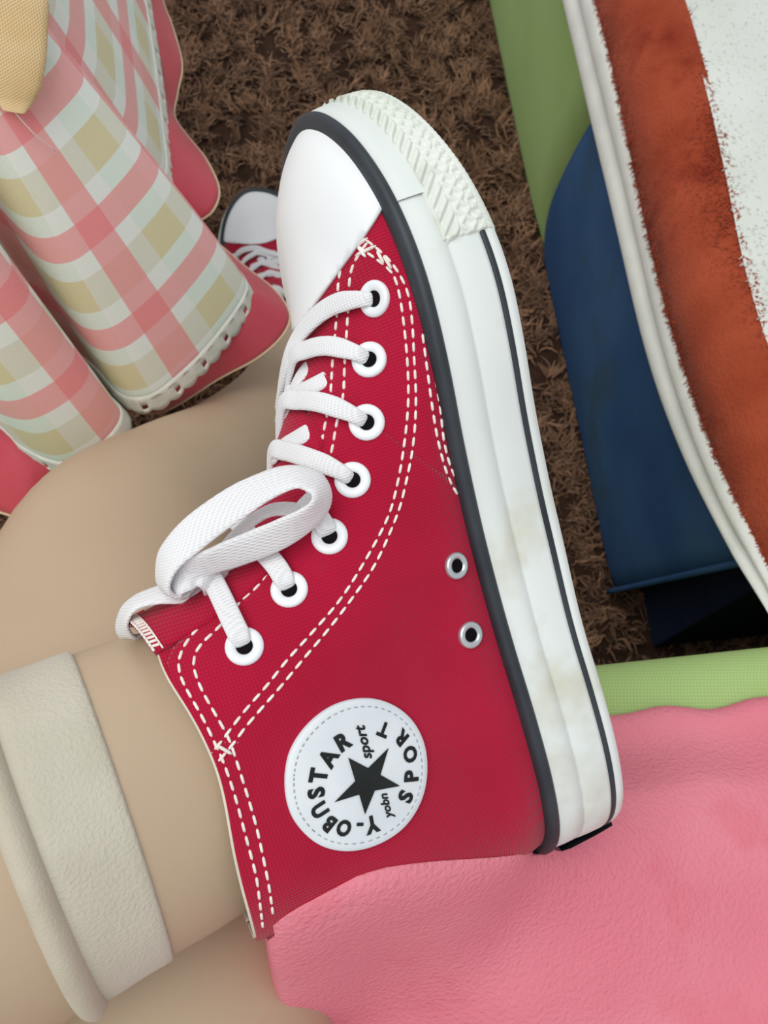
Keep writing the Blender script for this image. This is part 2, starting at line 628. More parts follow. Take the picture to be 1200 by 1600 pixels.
EY = [(585, 467), (577, 562), (573, 660), (551, 750), (515, 838), (452, 921), (382, 1010)]
ey_med = []; ey_lat = []
for px in EY:
    h = hitL(px, (BV_Q, BV_UP)); ey_med.append((h[0], h[1]))
    eyelet(h[0], h[1], .0058, .0024, M_eyelet, 'eyelet')
for p, n in ey_med:
    q = p * np.array([1, -1, 1])
    h = BV_QL.find_nearest(Vector(q)); hn = np.array(h[1]); hp = np.array(h[0])
    if hn[1] < 0: hn = -hn
    ey_lat.append((hp, hn)); eyelet(hp, hn, .0058, .0024, M_eyelet, 'eyelet')
for px in ((713, 884), (735, 992)):
    h = hitL(px); eyelet(h[0], h[1], .0045, .0021, M_metal, 'vent_eyelet')

# ---- stitching
LINES = [
    [(560, 366), (546, 384), (535, 411), (529, 441), (527, 486), (520, 565), (516, 625), (509, 659), (500, 702), (486, 745), (462, 800), (430, 850), (395, 897), (372, 924), (345, 950), (325, 966), (300, 992), (285, 1015), (279, 1039), (287, 1068), (317, 1122), (337, 1164), (350, 1193), (367, 1243), (385, 1310), (400, 1368), (406, 1410), (411, 1452)],
    [(575, 378), (562, 396), (550, 419), (546, 445), (544, 486), (539, 565), (536, 620), (526, 662), (518, 706), (503, 752), (479, 806), (447, 850), (406, 912), (380, 935), (355, 966), (337, 985), (313, 1008), (304, 1025), (303, 1044), (317, 1081), (354, 1147), (367, 1181), (383, 1231), (400, 1289), (412, 1343), (421, 1389), (428, 1440)],
    [(546, 374), (565, 389), (584, 402), (606, 419), (617, 434), (623, 455), (629, 490), (636, 557), (638, 625), (632, 692), (621, 756), (605, 811), (567, 882), (530, 939), (489, 987), (449, 1031), (418, 1070), (383, 1110), (359, 1141), (344, 1161), (325, 1182)],
    [(557, 366), (580, 381), (606, 404), (625, 430), (638, 460), (644, 501), (647, 557), (650, 625), (646, 692), (634, 756), (620, 806), (586, 882), (545, 942), (507, 991), (473, 1031), (441, 1070), (406, 1110), (383, 1137), (363, 1164), (334, 1198)],
    [(660, 520), (668, 580), (676, 640), (685, 692), (700, 745), (719, 779), (732, 794)],
    [(676, 570), (687, 632), (694, 692), (707, 737), (727, 774)],
]
for ln in LINES:
    d = resample(cr(ln, 60 * len(ln) // 4 + 40), 900)
    pts = [hitL(p) for p in d]
    ok = [(h[0], h[1]) for h in pts if h is not None]
    pp = np.array([o[0] for o in ok]); nr = np.array([o[1] for o in ok])
    Ls = arclen(pp); acc = Acc(); x = .0003
    st = .0031; gp = .0011
    while x + st < Ls[-1]:
        def at(s): return np.array([np.interp(s, Ls, pp[:, k]) for k in range(3)])
        i = int(np.searchsorted(Ls, x + st / 2)); i = min(i, len(nr) - 1)
        p = at(x); q = at(x + st)
        if np.linalg.norm(q - p) < st * 1.3:
            dash(acc, p, q, nr[i], .00048, .0005)
        x += st + gp
    so = mk('stitching', acc.v, acc.f, M_thread, S); so['kind'] = 'stuff'
# cross tacks where the rows meet
acc = Acc()
for a_, b_p in (((548, 392), (575, 372)), ((556, 400), (588, 384)), ((560, 385), (572, 402)), ((330, 1200), (372, 1160)), ((340, 1165), (362, 1178)), ((322, 1184), (352, 1160)), ((600, 400), (612, 420)), ((590, 392), (600, 412))):
    h1 = hitL(a_); h2 = hitL(b_p)
    if h1 and h2: dash(acc, h1[0] + h1[1] * .0004, h2[0] + h2[1] * .0004, h1[1], .0005, .0006)
so = mk('tack_stitch', acc.v, acc.f, M_thread, S); so['kind'] = 'stuff'

# ---- round ankle patch
hc = hitL((562, 1211)); pc, pn = hc[0], hc[1]
ns = [hitL((562 + dx, 1211 + dy))[1] for dx in (-70, 0, 70) for dy in (-70, 0, 70)]
pn = norm(np.mean(ns, 0))


def plane2(px):
    d = rayL(px); t = ((pc - camL) @ pn) / (d @ pn); return camL + d * t


ex = norm(plane2((662, 1211)) - pc); ey = norm(np.cross(pn, ex))


def conform(P3, off):
    out = []
    for p in P3:
        h = BV_Q.ray_cast(Vector(p + pn * .03), Vector(-pn))
        if h[0] is None: out.append(p + pn * off)
        else:
            q = np.array(h[0]); out.append(q + pn * off)
    return np.array(out)


rim = [(450, 1213), (456, 1175), (480, 1137), (517, 1106), (560, 1094), (604, 1098), (645, 1122), (669, 1160), (674, 1205), (664, 1250), (634, 1290), (590, 1314), (540, 1326), (497, 1318), (464, 1285), (452, 1250)]
rp = np.array([plane2(p) - pc for p in rim])
r2 = np.stack([rp @ ex, rp @ ey], -1)
cen2 = r2.mean(0); R_ = np.linalg.norm(r2 - cen2, axis=1).mean()
rc = cr(np.vstack([r2, r2[:1]]), 97)[:-1]
rc = cen2 + (rc - cen2) * .5 + norm(rc - cen2) * R_ * .5
NR = 12; vv = []
flat = None
for k in range(NR + 1):
    fr = k / NR
    q2 = cen2 + (rc - cen2) * fr
    P3 = pc + q2[:, :1] * ex + q2[:, 1:] * ey
    vv.append(P3)
allP = np.concatenate(vv); cf = conform(allP, .0012)
# patch is stiff: blend towards its own smooth quadratic surface
hh = (cf - allP) @ pn
A = np.stack([np.ones(len(allP)), (allP - pc) @ ex, (allP - pc) @ ey, ((allP - pc) @ ex) ** 2, ((allP - pc) @ ex) * ((allP - pc) @ ey), ((allP - pc) @ ey) ** 2], -1)
coef, *_ = np.linalg.lstsq(A, hh, rcond=None)


def patch_h(P3):
    x = (P3 - pc) @ ex; y = (P3 - pc) @ ey
    return np.stack([np.ones(len(P3)), x, y, x * x, x * y, y * y], -1) @ coef


res = (hh - A @ coef).max()
lift = max(0, res) * .6
def onpatch(P3, off): return P3 + pn * (patch_h(P3) + lift + off)[:, None]


rows = [onpatch(P3, .0004) for P3 in vv]
rows[-1] = onpatch(pc + (cen2 + (rc - cen2) * .985)[:, :1] * ex + (cen2 + (rc - cen2) * .985)[:, 1:] * ey, .0004)
edge1 = onpatch(vv[-1], .0000); edge2 = onpatch(vv[-1], -.0022)
g = np.stack(rows + [edge1, edge2], 0)
patch = mk('ankle_patch', g.reshape(-1, 3), gfaces(len(g), 96, cv=True), M_patch, S)
# stitched rim of the patch
acc = Acc()
for k in range(60):
    i0 = k / 60 * 96; i1 = i0 + .95
    def rr(i): 
        j = int(i) % 96; f = i - int(i); q = rc[j] * (1 - f) + rc[(j + 1) % 96] * f
        q = cen2 + (q - cen2) * .90
        return onpatch((pc + q[0] * ex + q[1] * ey)[None], .0004)[0]
    dash(acc, rr(i0), rr(i1), pn, .0002, .00022)
so = mk('patch_stitching', acc.v, acc.f, M_grey, patch); so['kind'] = 'stuff'


def zp(z): return (440 + z[0] / 4.8, 1080 + z[1] / 4.8)


def letter(ch, zc, zup, hz, shear=0.0, wscale=1.0, bold=.0, name='letter'):
    cu = bpy.data.curves.new('t', 'FONT'); cu.body = ch; cu.size = 1.0; cu.align_x = 'CENTER'; cu.shear = shear
    cu.offset = bold; cu.resolution_u = 3
    to = bpy.data.objects.new('t', cu); COL.objects.link(to)
    dg = bpy.context.evaluated_depsgraph_get()
    me = bpy.data.meshes.new_from_object(to.evaluated_get(dg))
    bpy.data.objects.remove(to); bpy.data.curves.remove(cu)
    v = np.array([x.co[:] for x in me.vertices]); f = [tuple(p.vertices) for p in me.polygons]
    bpy.data.meshes.remove(me)
    lo_, hi_ = v.min(0), v.max(0)
    v = v - (lo_ + hi_) / 2
    v[:, :2] /= (hi_[1] - lo_[1])
    c = plane2(zp(zc)); u = norm(plane2(zp((zc[0] + zup[0] * 30, zc[1] + zup[1] * 30))) - c)
    r = norm(np.cross(u, pn))
    size = np.linalg.norm(plane2(zp((zc[0] + zup[0] * hz, zc[1] + zup[1] * hz))) - c)
    P3 = c + v[:, :1] * size * wscale * r + v[:, 1:2] * size * u
    top = onpatch(P3, .0007)
    o = mk(name, top, f, M_print, patch, False)
    return o


C0 = np.array([600., 650.])
def ud(z, inward=False):
    d = np.array(z) - C0; d /= np.linalg.norm(d); return tuple(-d if inward else d)


for ch, z, w in (('Y', (660, 985), 1.0), ('O', (452, 1015), 1), ('B', (345, 985), 1), ('S', (250, 755), 1.1), ('T', (265, 625), 1.05), ('A', (335, 490), 1.0), ('R', (445, 365), 1.05)):
    letter(ch, z, ud(z), 132, wscale=w * .88, bold=.05)
letter('U', (275, 885), ud((275, 885), True), 132, wscale=.88, bold=.05)
letter('-', (570, 985), ud((570, 985)), 26, bold=.02)
for ch, z in (('S', (915, 780)), ('P', (962, 628)), ('O', (955, 468)), ('R', (885, 340)), ('T', (748, 280))):
    letter(ch, z, ud(z, True), 116, wscale=.98, bold=.045)
letter('sport', (608, 368), (-.93, .36), 100, shear=.35, bold=.03, name='script')
letter('yobn', (772, 850), (-.92, .40), 88, shear=.35, bold=.03, name='script')
# star
stz = [(785, 415), (870, 700), (605, 910), (380, 822), (480, 487)]
sc_ = np.mean(stz, 0); pts = []
for k in range(5):
    a_ = np.array(stz[k]); b_p = np.array(stz[(k + 1) % 5])
    mid = sc_ + ((a_ + b_p) / 2 - sc_) * .475
    pts += [a_, mid]
P3 = np.array([plane2(zp(p)) for p in pts] + [plane2(zp(sc_))])
mk('star', onpatch(P3, .0008), [(i, (i + 1) % 10, 10) for i in range(10)], M_print, patch, False)


# ---- laces
def ribbon(name, pts, nrm, w, th, m=M_lace, parent=S, n=60, taper=None):
    p = resample(cr(pts, n * 3), n); nn_ = cr(nrm, n * 3)
    idx = np.linspace(0, n * 3 - 1, n).astype(int); nn_ = norm(nn_[idx])
    t = norm(np.gradient(p, axis=0))
    b = norm(np.cross(t, nn_)); nn_ = np.cross(b, t)
    sec = []
    for k in range(14):
        a_ = 2 * math.pi * k / 14
        cx = math.copysign(abs(math.cos(a_)) ** .6, math.cos(a_)); sy = math.copysign(abs(math.sin(a_)) ** .8, math.sin(a_))
        sec.append((cx * w / 2, sy * th / 2))
    wv = np.ones(n) if taper is None else np.interp(np.linspace(0, 1, n), *taper)
    v = np.stack([p + b * (x * wv)[:, None] + nn_ * y for x, y in sec], 1)
    f = gfaces(n, 14, cv=True) + [tuple(range(13, -1, -1)), tuple((n - 1) * 14 + k for k in range(14))]
    return mk(name, v.reshape(-1, 3), f, m, parent)


def nrmL(px):
    h = hitL(px)
    return norm(camL - surfL(px, 0)) if h is None else h[1]


def lace_over(i, pxs, lat_i, lifts):
    p, n = ey_med[i]
    pts = [p - n * .0015, p + n * .0012]; nr = [n, n]
    # leave the hole at its inner side
    d0 = surfL(pxs[0], 0) - p; d0 = norm(d0 - n * (d0 @ n))
    pts = [p - n * .002 + d0 * .0008, p + n * .0016 + d0 * .0020]
    for px, l in zip(pxs, lifts):
        pts.append(surfL(px, l)); nr.append(nrmL(px))
    if lat_i is not None:
        q, qn = ey_lat[lat_i]
        last = pts[-1]
        mid = np.array([(last[0] + q[0]) / 2, (last[1] + q[1]) / 2, max(last[2], q[2]) + .002])
        e = mid * .5 + q * .5 + qn * .004
        pts += [mid, e, q + qn * .001]; nr += [norm(np.array([.5, .2, .8])), norm(qn + np.array([.2, 0, .4])), qn]
    ribbon('shoelace', pts, nr, .0066, .0020, taper=([0, .06, .14, 1], [.55, .75, 1, 1]))


LO = [.0030, .0032, .0034, .0036, .0040]
lace_over(0, [(560, 470), (530, 480), (502, 502), (480, 532), (464, 572)], 1, LO)
lace_over(1, [(555, 553), (522, 545), (492, 551), (470, 568)], 2, LO)
lace_over(2, [(545, 645), (510, 633), (478, 630), (456, 638)], 3, LO)
lace_over(3, [(525, 734), (490, 719), (458, 709), (440, 712)], 4, LO)
lace_over(4, [(506, 818), (494, 798), (482, 782)], None, LO)
lace_over(5, [(436, 890), (413, 862), (392, 836), (372, 815)], None, LO)
lace_over(6, [(366, 975), (351, 940), (336, 905), (322, 885)], None, [.003, .004, .006, .008])
# the strands that cross below, coming from the far side
for pxs, li in (([(520, 580), (494, 602), (464, 622), (452, 640)], 1), ([(504, 656), (476, 680), (450, 700), (440, 716)], 2), ([(470, 545), (455, 590), (448, 625)], 2), ([(492, 555), (470, 590), (452, 645)], 1)):
    pts = [surfL(p, (-.0022, .0004, .0018, .0026)[k]) for k, p in enumerate(pxs)]; nr = [nrmL(p) for p in pxs]
    q, qn = ey_lat[li]
    pts += [(pts[-1] + q) / 2 + np.array([.0, 0, .005]), q + qn * .001]; nr += [norm(qn + np.array([.3, 0, .6])), qn]
    ribbon('shoelace', pts, nr, .0062, .0018)

vcam = norm(camL - surfL((380, 850), 0))


def loopribbon(name, pl, cpx, w, th, kc=.6, ko=.8, n=120):
    pts = np.array([surfL((x, y), l) for x, y, l in pl])
    c = surfL(cpx, np.mean([l for *_, l in pl]))
    nr = []
    for i, p in enumerate(pts):
        a_ = pts[max(i - 1, 0)]; b_p = pts[min(i + 1, len(pts) - 1)]; t = norm(b_p - a_)
        o = (p - c); o = o - vcam * (o @ vcam); o = norm(o - t * (o @ t))
        nr.append(norm(vcam * kc + o * ko))
    return ribbon(name, pts, nr, w, th, n=n)


def PB(px, lift): return toL(P(px, .259 - lift))


def bow(name, pl, w, th, n=110):
    """points (x, y, lift, facing 0..1, ox, oy): facing = how far the band turns to the front; (ox, oy) its outward side"""
    pts = [PB((q[0], q[1]), q[2]) for q in pl]; nr = []
    vc = norm(camL - pts[len(pts) // 2])
    for q, p in zip(pl, pts):
        o = norm(PB((q[0] + q[4] * 20, q[1] + q[5] * 20), q[2]) - p)
        nr.append(norm(vc * q[3] + o * math.sqrt(max(0, 1 - q[3] ** 2))))
    return ribbon(name, pts, nr, w, th, n=n)


bow('bow_loop', [(318, 912, .006, .9, -.5, .8), (283, 930, .010, .6, -.6, .8), (256, 915, .016, .5, -1, .2), (262, 876, .020, .8, -.8, -.6), (302, 834, .022, .93, -.6, -.8), (360, 791, .023, .93, -.5, -.85), (418, 758, .023, .9, -.4, -.9), (462, 745, .023, .75, -.1, -1),
                 (494, 756, .0225, .45, .7, -.7), (503, 779, .022, .35, 1, .2), (485, 806, .0205, .55, .6, .8), (435, 836, .019, .75, .5, .87), (372, 862, .018, .8, .4, .9), (315, 883, .018, .75, .4, .9), (280, 900, .017, .5, -.4, .9), (268, 918, .014, .4, -1, .3), (285, 928, .009, .6, -.3, 1), (315, 922, .004, .9, .2, 1)],
    .0114, .0022, 170)
bow('bow_loop', [(338, 885, .006, .9, -.5, -.8), (362, 848, .010, .8, -.6, -.7), (392, 815, .012, .6, -.6, -.8), (425, 797, .012, .5, -.3, -1), (458, 797, .010, .6, .2, -1), (482, 808, .006, .8, .6, -.6)], .0068, .0019, 70)
bow('bow_loop', [(322, 912, .004, .9, -.5, -.8), (285, 925, .006, .8, -.4, -.9), (245, 930, .008, .6, -.3, -.95), (212, 942, .008, .5, -.6, -.8), (194, 965, .006, .5, -1, 0), (198, 992, .002, .6, -.7, .7), (222, 1000, -.004, .8, .2, 1)], .0090, .0020, 80)
# knot
bow('lace_knot', [(350, 948, -.004, .9, .8, .5), (340, 915, .006, .9, .8, .4), (322, 893, .0135, .95, .3, -.3), (300, 893, .013, .9, -.6, -.5), (284, 915, .006, .7, -.9, .2), (286, 945, -.004, .7, -.9, .5)], .0110, .0026, 60)
bow('lace_end', [(330, 905, .002, .95, .4, -.8), (356, 893, .004, .95, .3, .9), (378, 884, .003, .95, .3, .9), (400, 868, -.001, .95, .3, .9)], .0070, .0018, 40)


# ================================================================== sneaker on the floor (the other foot)
toe_w = G((388, 301), .125)
hd = norm(np.array([.30, -1.0, 0]))                  # towards the heel, on the floor
pt = math.radians(20)                                # rests on its heel, toe lifted
ax2 = norm(-hd * math.cos(pt) + np.array([0, 0, math.sin(pt)]))
left2 = norm(np.cross(np.array([0, 0, 1.0]), ax2)); up2 = np.cross(ax2, left2)
org = toe_w - ax2 * .283 - up2 * .012
shoe2 = empty('sneaker')
shoe2.matrix_world = Matrix([[ax2[i], -left2[i], up2[i], org[i]] for i in range(3)] + [[0, 0, 0, 1]])
print('shoe2 origin', org)
tag(shoe2, 'dark red high-top sneaker standing on the brown rug in the shade, mostly hidden', 'sneaker', 'pair of red high-top sneakers')
for ch in list(shoe.children):
    if ch.name.startswith(('ankle_patch', 'stitching', 'tack', 'heel_label')):
        continue
    c = ch.copy(); COL.objects.link(c); c.parent = shoe2
    for g_ in ch.children:
        d = g_.copy(); COL.objects.link(d); d.parent = c


def to2(L): return org + ax2 * L[0] - left2 * L[1] + up2 * L[2]


# ================================================================== person: both legs as one continuous body
person = empty('person', (-.12, -.3, .45))
tag(person, 'seated person with bare legs crossed, beige elastic cuff round the raised shin', 'person')
ank = toW([.079, 0, .137])
shin = norm(c2w(np.array([-.87, -.34, .42])))
kneeL = ank + shin * .37
K = G((190, 925), .445); A = to2([.075, 0, .15])
hipL = np.array([-.19, -.36, .52]); hipR = np.array([-.07, -.34, .51]); pel = np.array([-.13, -.44, .54])
ctl = [  # position, r1 (along ref), r2, ref
    (toW([.100, 0, .070]), .030, .024, SA),
    (toW([.088, 0, .105]), .040, .031, SA),
    (toW([.0785, 0, .137]), .0485, .0350, SA),
    (ank + shin * .035, .0500, .0385, SA),
    (ank + shin * .075, .0510, .0430, SA),
    (ank + shin * .16, .0540, .0520, SA),
    (ank + shin * .28, .0540, .0540, SA),
    (kneeL + np.array([-.01, .0, .0]), .058, .058, SA),
    (kneeL * .72 + hipL * .28 + np.array([-.015, 0, .01]), .066, .066, np.array([0, 0, 1.])),
    (kneeL * .35 + hipL * .65, .078, .078, np.array([0, 0, 1.])),
    (hipL, .088, .085, np.array([0, 0, 1.])),
    (pel, .10, .095, np.array([0, 0, 1.])),
    (hipR, .085, .085, np.array([0, 0, 1.])),
    (hipR * .6 + K * .4 + np.array([.006, 0, 0]), .074, .080, np.array([0, 0, 1.])),
    (hipR * .25 + K * .75 + np.array([.008, 0, .004]), .069, .077, np.array([0, 0, 1.])),
    (K, .062, .066, np.array([0, 0, 1.])),
    (K * .80 + A * .20 + np.array([0, -.004, .004]), .055, .057, np.array([1., 0, 0])),
    (K * .55 + A * .45 + np.array([.006, -.01, -.012]), .049, .050, np.array([1., 0, 0])),
    (K * .25 + A * .75 + np.array([.008, -.01, -.012]), .038, .041, np.array([1., 0, 0])),
    (A, .034, .042, np.array([1., 0, 0])),
    (to2([.085, 0, .10]), .030, .036, np.array([1., 0, 0])),
    (to2([.105, 0, .07]), .024, .028, np.array([1., 0, 0])),
]
nR = 240; nS = 40
cp = np.array([np.concatenate([c[0], [c[1], c[2]], c[3]]) for c in ctl])
cs = cr(cp, nR)
cen = cs[:, :3]
for _ in range(3):
    cen[1:-1] = (cen[:-2] + cen[1:-1] * 2 + cen[2:]) / 4
tan = norm(np.gradient(cen, axis=0))
# parallel transport frame blended with the reference directions
def ringframe(i):
    t = tan[i]; r = cs[i, 5:8]; r = norm(r - t * (r @ t)); return r, np.cross(t, r)


frames = [ringframe(0)]
for i in range(1, nR):
    r, b_ = ringframe(i)
    pr = frames[-1][0]
    pr = norm(pr - tan[i] * (pr @ tan[i]))
    if r @ pr < 0: r = -r
    r = norm(pr * .7 + r * .3); r = norm(r - tan[i] * (r @ tan[i]))
    frames.append((r, np.cross(tan[i], r)))


def legring(fi, off=0.0, n=nS):
    i = int(min(max(fi, 0), nR - 2)); f = fi - i
    c = cen[i] * (1 - f) + cen[i + 1] * f
    r = norm(frames[i][0] * (1 - f) + frames[i + 1][0] * f); b_ = norm(frames[i][1] * (1 - f) + frames[i + 1][1] * f)
    r1 = cs[i, 3] * (1 - f) + cs[i + 1, 3] * f + off; r2 = cs[i, 4] * (1 - f) + cs[i + 1, 4] * f + off
    a_ = np.linspace(0, 2 * math.pi, n, endpoint=False)
    return c + np.outer(np.cos(a_), r) * r1 + np.outer(np.sin(a_), b_) * r2


ib = np.array(person.location)
gv = np.stack([legring(i) for i in np.arange(nR) * (nR - 1.001) / (nR - 1)], 0)
f = gfaces(nR, nS, cv=True) + [tuple(range(nS)), tuple((nR - 1) * nS + k for k in range(nS - 1, -1, -1))]
body = mk('body', gv.reshape(-1, 3) - ib, f, M_skin, person)

# which ring index sits at a distance along the shin from the collar
along = (cen[:60] - ank) @ shin
def ridx(d): return float(np.interp(d, along[:60], np.arange(60)))


cuff = empty('cuff'); 
rows = []
pr = [(.0245, .0000), (.0247, .0008), (.0255, .0012), (.028, .0013), (.032, .0012), (.038, .0012), (.043, .0013), (.0475, .0012), (.049, .0)]
for d, o in pr: rows.append(legring(ridx(d), o, 90))
g = np.stack(rows, 0)
bpy.data.objects.remove(cuff)
cf_ = mk('elastic_cuff', g.reshape(-1, 3) - ib, gfaces(len(rows), 90, cv=True), M_cuff, person)
rows = []
for k in range(11):
    a_ = math.pi * k / 10
    rows.append(legring(ridx(.0510 - .0042 * math.cos(a_)), -.0005 + .0048 * math.sin(a_), 90))
g = np.stack(rows, 0)
mk('cuff_roll', g.reshape(-1, 3) - ib, gfaces(len(rows), 90, cv=True), M_cuffroll, person)

# ================================================================== floor and rug
M_floor = noisy('floor_boards', (96, 78, 64), (110, 90, 74), 3, .6)
fl = mk('floor', [(-3, -3, 0), (3, -3, 0), (3, 4, 0), (-3, 4, 0)], [(0, 1, 2, 3)], M_floor, None, False); fl['kind'] = 'structure'
M_rugbase = noisy('rug_base', (58, 42, 34), (74, 54, 44), 60, .95, .05)
M_pile = bpy.data.materials.new('rug_pile'); M_pile.use_nodes = True
b_ = M_pile.node_tree.nodes['Principled BSDF']; t_ = NT(M_pile)
at_ = t_.n('ShaderNodeAttribute', attribute_name='tint')
c_ = t_.mix(at_.outputs['Fac'], lin((78, 55, 42)), lin((176, 136, 108)))
t_.l(c_, b_.inputs['Base Color']); b_.inputs['Roughness'].default_value = .9; b_.inputs['Specular IOR Level'].default_value = .1
b_.inputs['Sheen Weight'].default_value = .1
rug = empty('shag_rug', (0, .8, 0)); tag(rug, 'brown shaggy deep-pile rug covering the floor', 'rug')
RX0, RX1, RY0, RY1 = -.75, .55, -.1, 2.0
mk('rug_base', [(x, y - .8, z) for z in (.001, .006) for x, y in ((RX0, RY0), (RX1, RY0), (RX1, RY1), (RX0, RY1))],
   [(3, 2, 1, 0), (4, 5, 6, 7), (0, 1, 5, 4), (1, 2, 6, 5), (2, 3, 7, 6), (3, 0, 4, 7)], M_rugbase, rug, False)


def pile(name, N, pos, h, wid, lean, curl, mat_, parent, loc, tint=None, seg=3, upv=None, lean_dir=None):
    """N little curved blades as one mesh. pos (N,3); upv (N,3)"""
    if upv is None: upv = np.tile([0, 0, 1.0], (N, 1))
    ang = RNG.uniform(0, 2 * math.pi, N)
    tmp = np.where(np.abs(upv[:, 2:3]) < .9, np.array([[0, 0, 1.]]), np.array([[1., 0, 0]]))
    e1 = norm(np.cross(upv, tmp)); e2 = np.cross(upv, e1)
    d = e1 * np.cos(ang)[:, None] + e2 * np.sin(ang)[:, None]
    if lean_dir is not None: d = norm(d + lean_dir)
    side = norm(np.cross(upv, d)); hh_ = h * RNG.uniform(.6, 1.15, N); ln_ = lean * RNG.uniform(.3, 1.3, N)
    cu = RNG.normal(0, curl, (N, 1))
    V = np.zeros((N, (seg + 1) * 2, 3))
    for k in range(seg + 1):
        f = k / seg
        c = pos + upv * (hh_ * (f - .25 * f * f))[:, None] + d * (ln_ * f ** 1.6)[:, None] + side * (cu * hh_[:, None] * math.sin(f * 3.0))
        w = wid * (1 - .75 * f ** 2) / 2
        V[:, 2 * k] = c - side * w; V[:, 2 * k + 1] = c + side * w
    F = np.zeros((N, seg, 4), np.int64); base_i = (np.arange(N) * (seg + 1) * 2)[:, None]
    for k in range(seg):
        F[:, k] = base_i + np.array([[2 * k, 2 * k + 1, 2 * k + 3, 2 * k + 2]])
    V = V.reshape(-1, 3) - np.array(loc); F = F.reshape(-1, 4)
    me = bpy.data.meshes.new(name)
    me.vertices.add(len(V)); me.vertices.foreach_set('co', V.astype(np.float32).ravel())
    me.loops.add(F.size); me.loops.foreach_set('vertex_index', F.astype(np.int32).ravel())
    me.polygons.add(len(F)); me.polygons.foreach_set('loop_start', (np.arange(len(F)) * 4).astype(np.int32))
    me.polygons.foreach_set('use_smooth', [True] * len(F))
    if tint is not None:
        at = me.attributes.new('tint', 'FLOAT', 'POINT')
        at.data.foreach_set('value', np.repeat(tint, (seg + 1) * 2).astype(np.float32))
    me.materials.append(mat_); me.update(calc_edges=True); me.validate()
    o = bpy.data.objects.new(name, me); COL.objects.link(o); o.parent = parent; o['kind'] = 'stuff'
    return o


# tufts of yarn
NTUFT = 8000; per = 13
tx = RNG.uniform(-.62, .42, NTUFT); ty = RNG.uniform(.02, 1.75, NTUFT)
tintT = np.clip(RNG.normal(.45, .22, NTUFT), 0, 1)
leanT = RNG.normal(0, .6, (NTUFT, 2))
pos = np.stack([np.repeat(tx, per), np.repeat(ty, per), np.full(NTUFT * per, .004)], -1)
pos[:, :2] += RNG.normal(0, .0035, (len(pos), 2))
ldir = np.concatenate([np.repeat(leanT, per, 0) * 1.4, np.zeros((len(pos), 1))], -1)
tint = np.clip(np.repeat(tintT, per) + RNG.normal(0, .14, len(pos)), 0, 1)
pile('pile', len(pos), pos, .020, .0029, .018, .22, M_pile, rug, (0, .8, 0), tint, 4, None, ldir)

# ================================================================== sofa section on the right, green and navy
f1 = G((760, 0), .0); f2 = G((952, 925), .0)
wd = norm(f1 - f2); wn = np.array([-wd[1], wd[0], 0.0])       # along the side, and out of it (towards -x)
if wn[0] > 0: wn = -wn


def onwall(px, off=0.0):
    d = raydir(px); o = f2 + wn * off
    t = ((o - CAM) @ wn) / (d @ wn); X = CAM + d * t
    return np.array([(X - f2) @ wd, X[2]])          # (along, height)


def wallP(a_, z, off=0.0): return f2 + wd * a_ + np.array([0, 0, z]) + wn * off


M_green = weave_mat('green_mesh_fabric', (172, 203, 127), (182, 211, 139), .0024, .5, .0004, axes=(0, 1), rough=.85, cscale=9, sheen=0, addz=True)
M_navy = noisy('navy_fabric', (52, 84, 128), (66, 100, 140), 7, .9, .1, 0.0, bump=(500, .3, .0005), c3=(66, 92, 112), s3=9)
M_navy_shade = noisy('navy_end_shaded', (24, 32, 54), (32, 42, 66), 9, .9, .1)  # same navy darkened: shade of the near end put into the colour
HS = .385
sofa = empty('sofa_section', tuple(f2)); tag(sofa, 'green and navy fabric sofa section under the striped plush blanket', 'sofa')
slope = onwall((1150, 882)); sl = slope[0] / max(slope[1], .05)      # the near end leans
sl = max(min(sl, .05), -.25)


def rb(poly_az, name, m, d0, d1, parent):
    """slab on the side of the sofa: outline in (along,height), from depth d0 to d1 (out of the wall)"""
    n = len(poly_az); v = []
    for d in (d0, d1):
        for a_, z in poly_az: v.append(wallP(a_, z, d) - f2)
    cA = np.mean(poly_az, 0)
    f = [tuple(range(n, 2 * n)), tuple(range(n - 1, -1, -1))] + [(i, (i + 1) % n, n + (i + 1) % n, n + i) for i in range(n)]
    return mk(name, v, f, m, parent, False)


Lf = float(np.linalg.norm(f1 - f2)) + .9
# core body
bodyp = [(sl * HS * .9, .012), (sl * HS * .9, HS), (Lf, HS), (Lf, .012)]
rb(bodyp, 'sofa_body', M_navy_shade, -.85, -.03, sofa)
cutpx = [(945, 165), (937, 180), (915, 215), (890, 262), (868, 310), (855, 350), (846, 388)]
cut = np.array([onwall(p) for p in cutpx])
cut[0] = cut[1] + (cut[1] - cut[2]) * ((HS - cut[1][1]) / max(cut[1][1] - cut[2][1], 1e-3)) if cut[1][1] > cut[2][1] else cut[0]
cut[-1, 1] = .012
cutc = cr(cut, 40)


def panel(name, m, left, right):
    """curved sheet between two boundary curves (bottom->top), bulging out a little"""
    n = 40; k = 26
    L_ = resample(left, n); R__ = resample(right, n); v = []
    for i in range(n):
        for j in range(k):
            q = L_[i] + (R__[i] - L_[i]) * (j / (k - 1))
            zf = q[1] / HS
            bul = .010 * (1 - (2 * zf - 1) ** 4) - .004
            ed = min(j, k - 1 - j) / (k - 1)
            bul -= .004 * math.exp(-ed * 40)
            v.append(wallP(q[0], q[1], bul) - f2)
    o = mk(name, v, gfaces(n, k), m, sofa); solid(o, .004, 0); return o


upcut = cutc[::-1]
panel('navy_panel', M_navy, np.array([(0.0, .012), (sl * .5 * HS, HS * .5), (sl * HS, HS)]), upcut)
panel('green_panel', M_green, upcut, np.array([(Lf, .012), (Lf, HS)]))
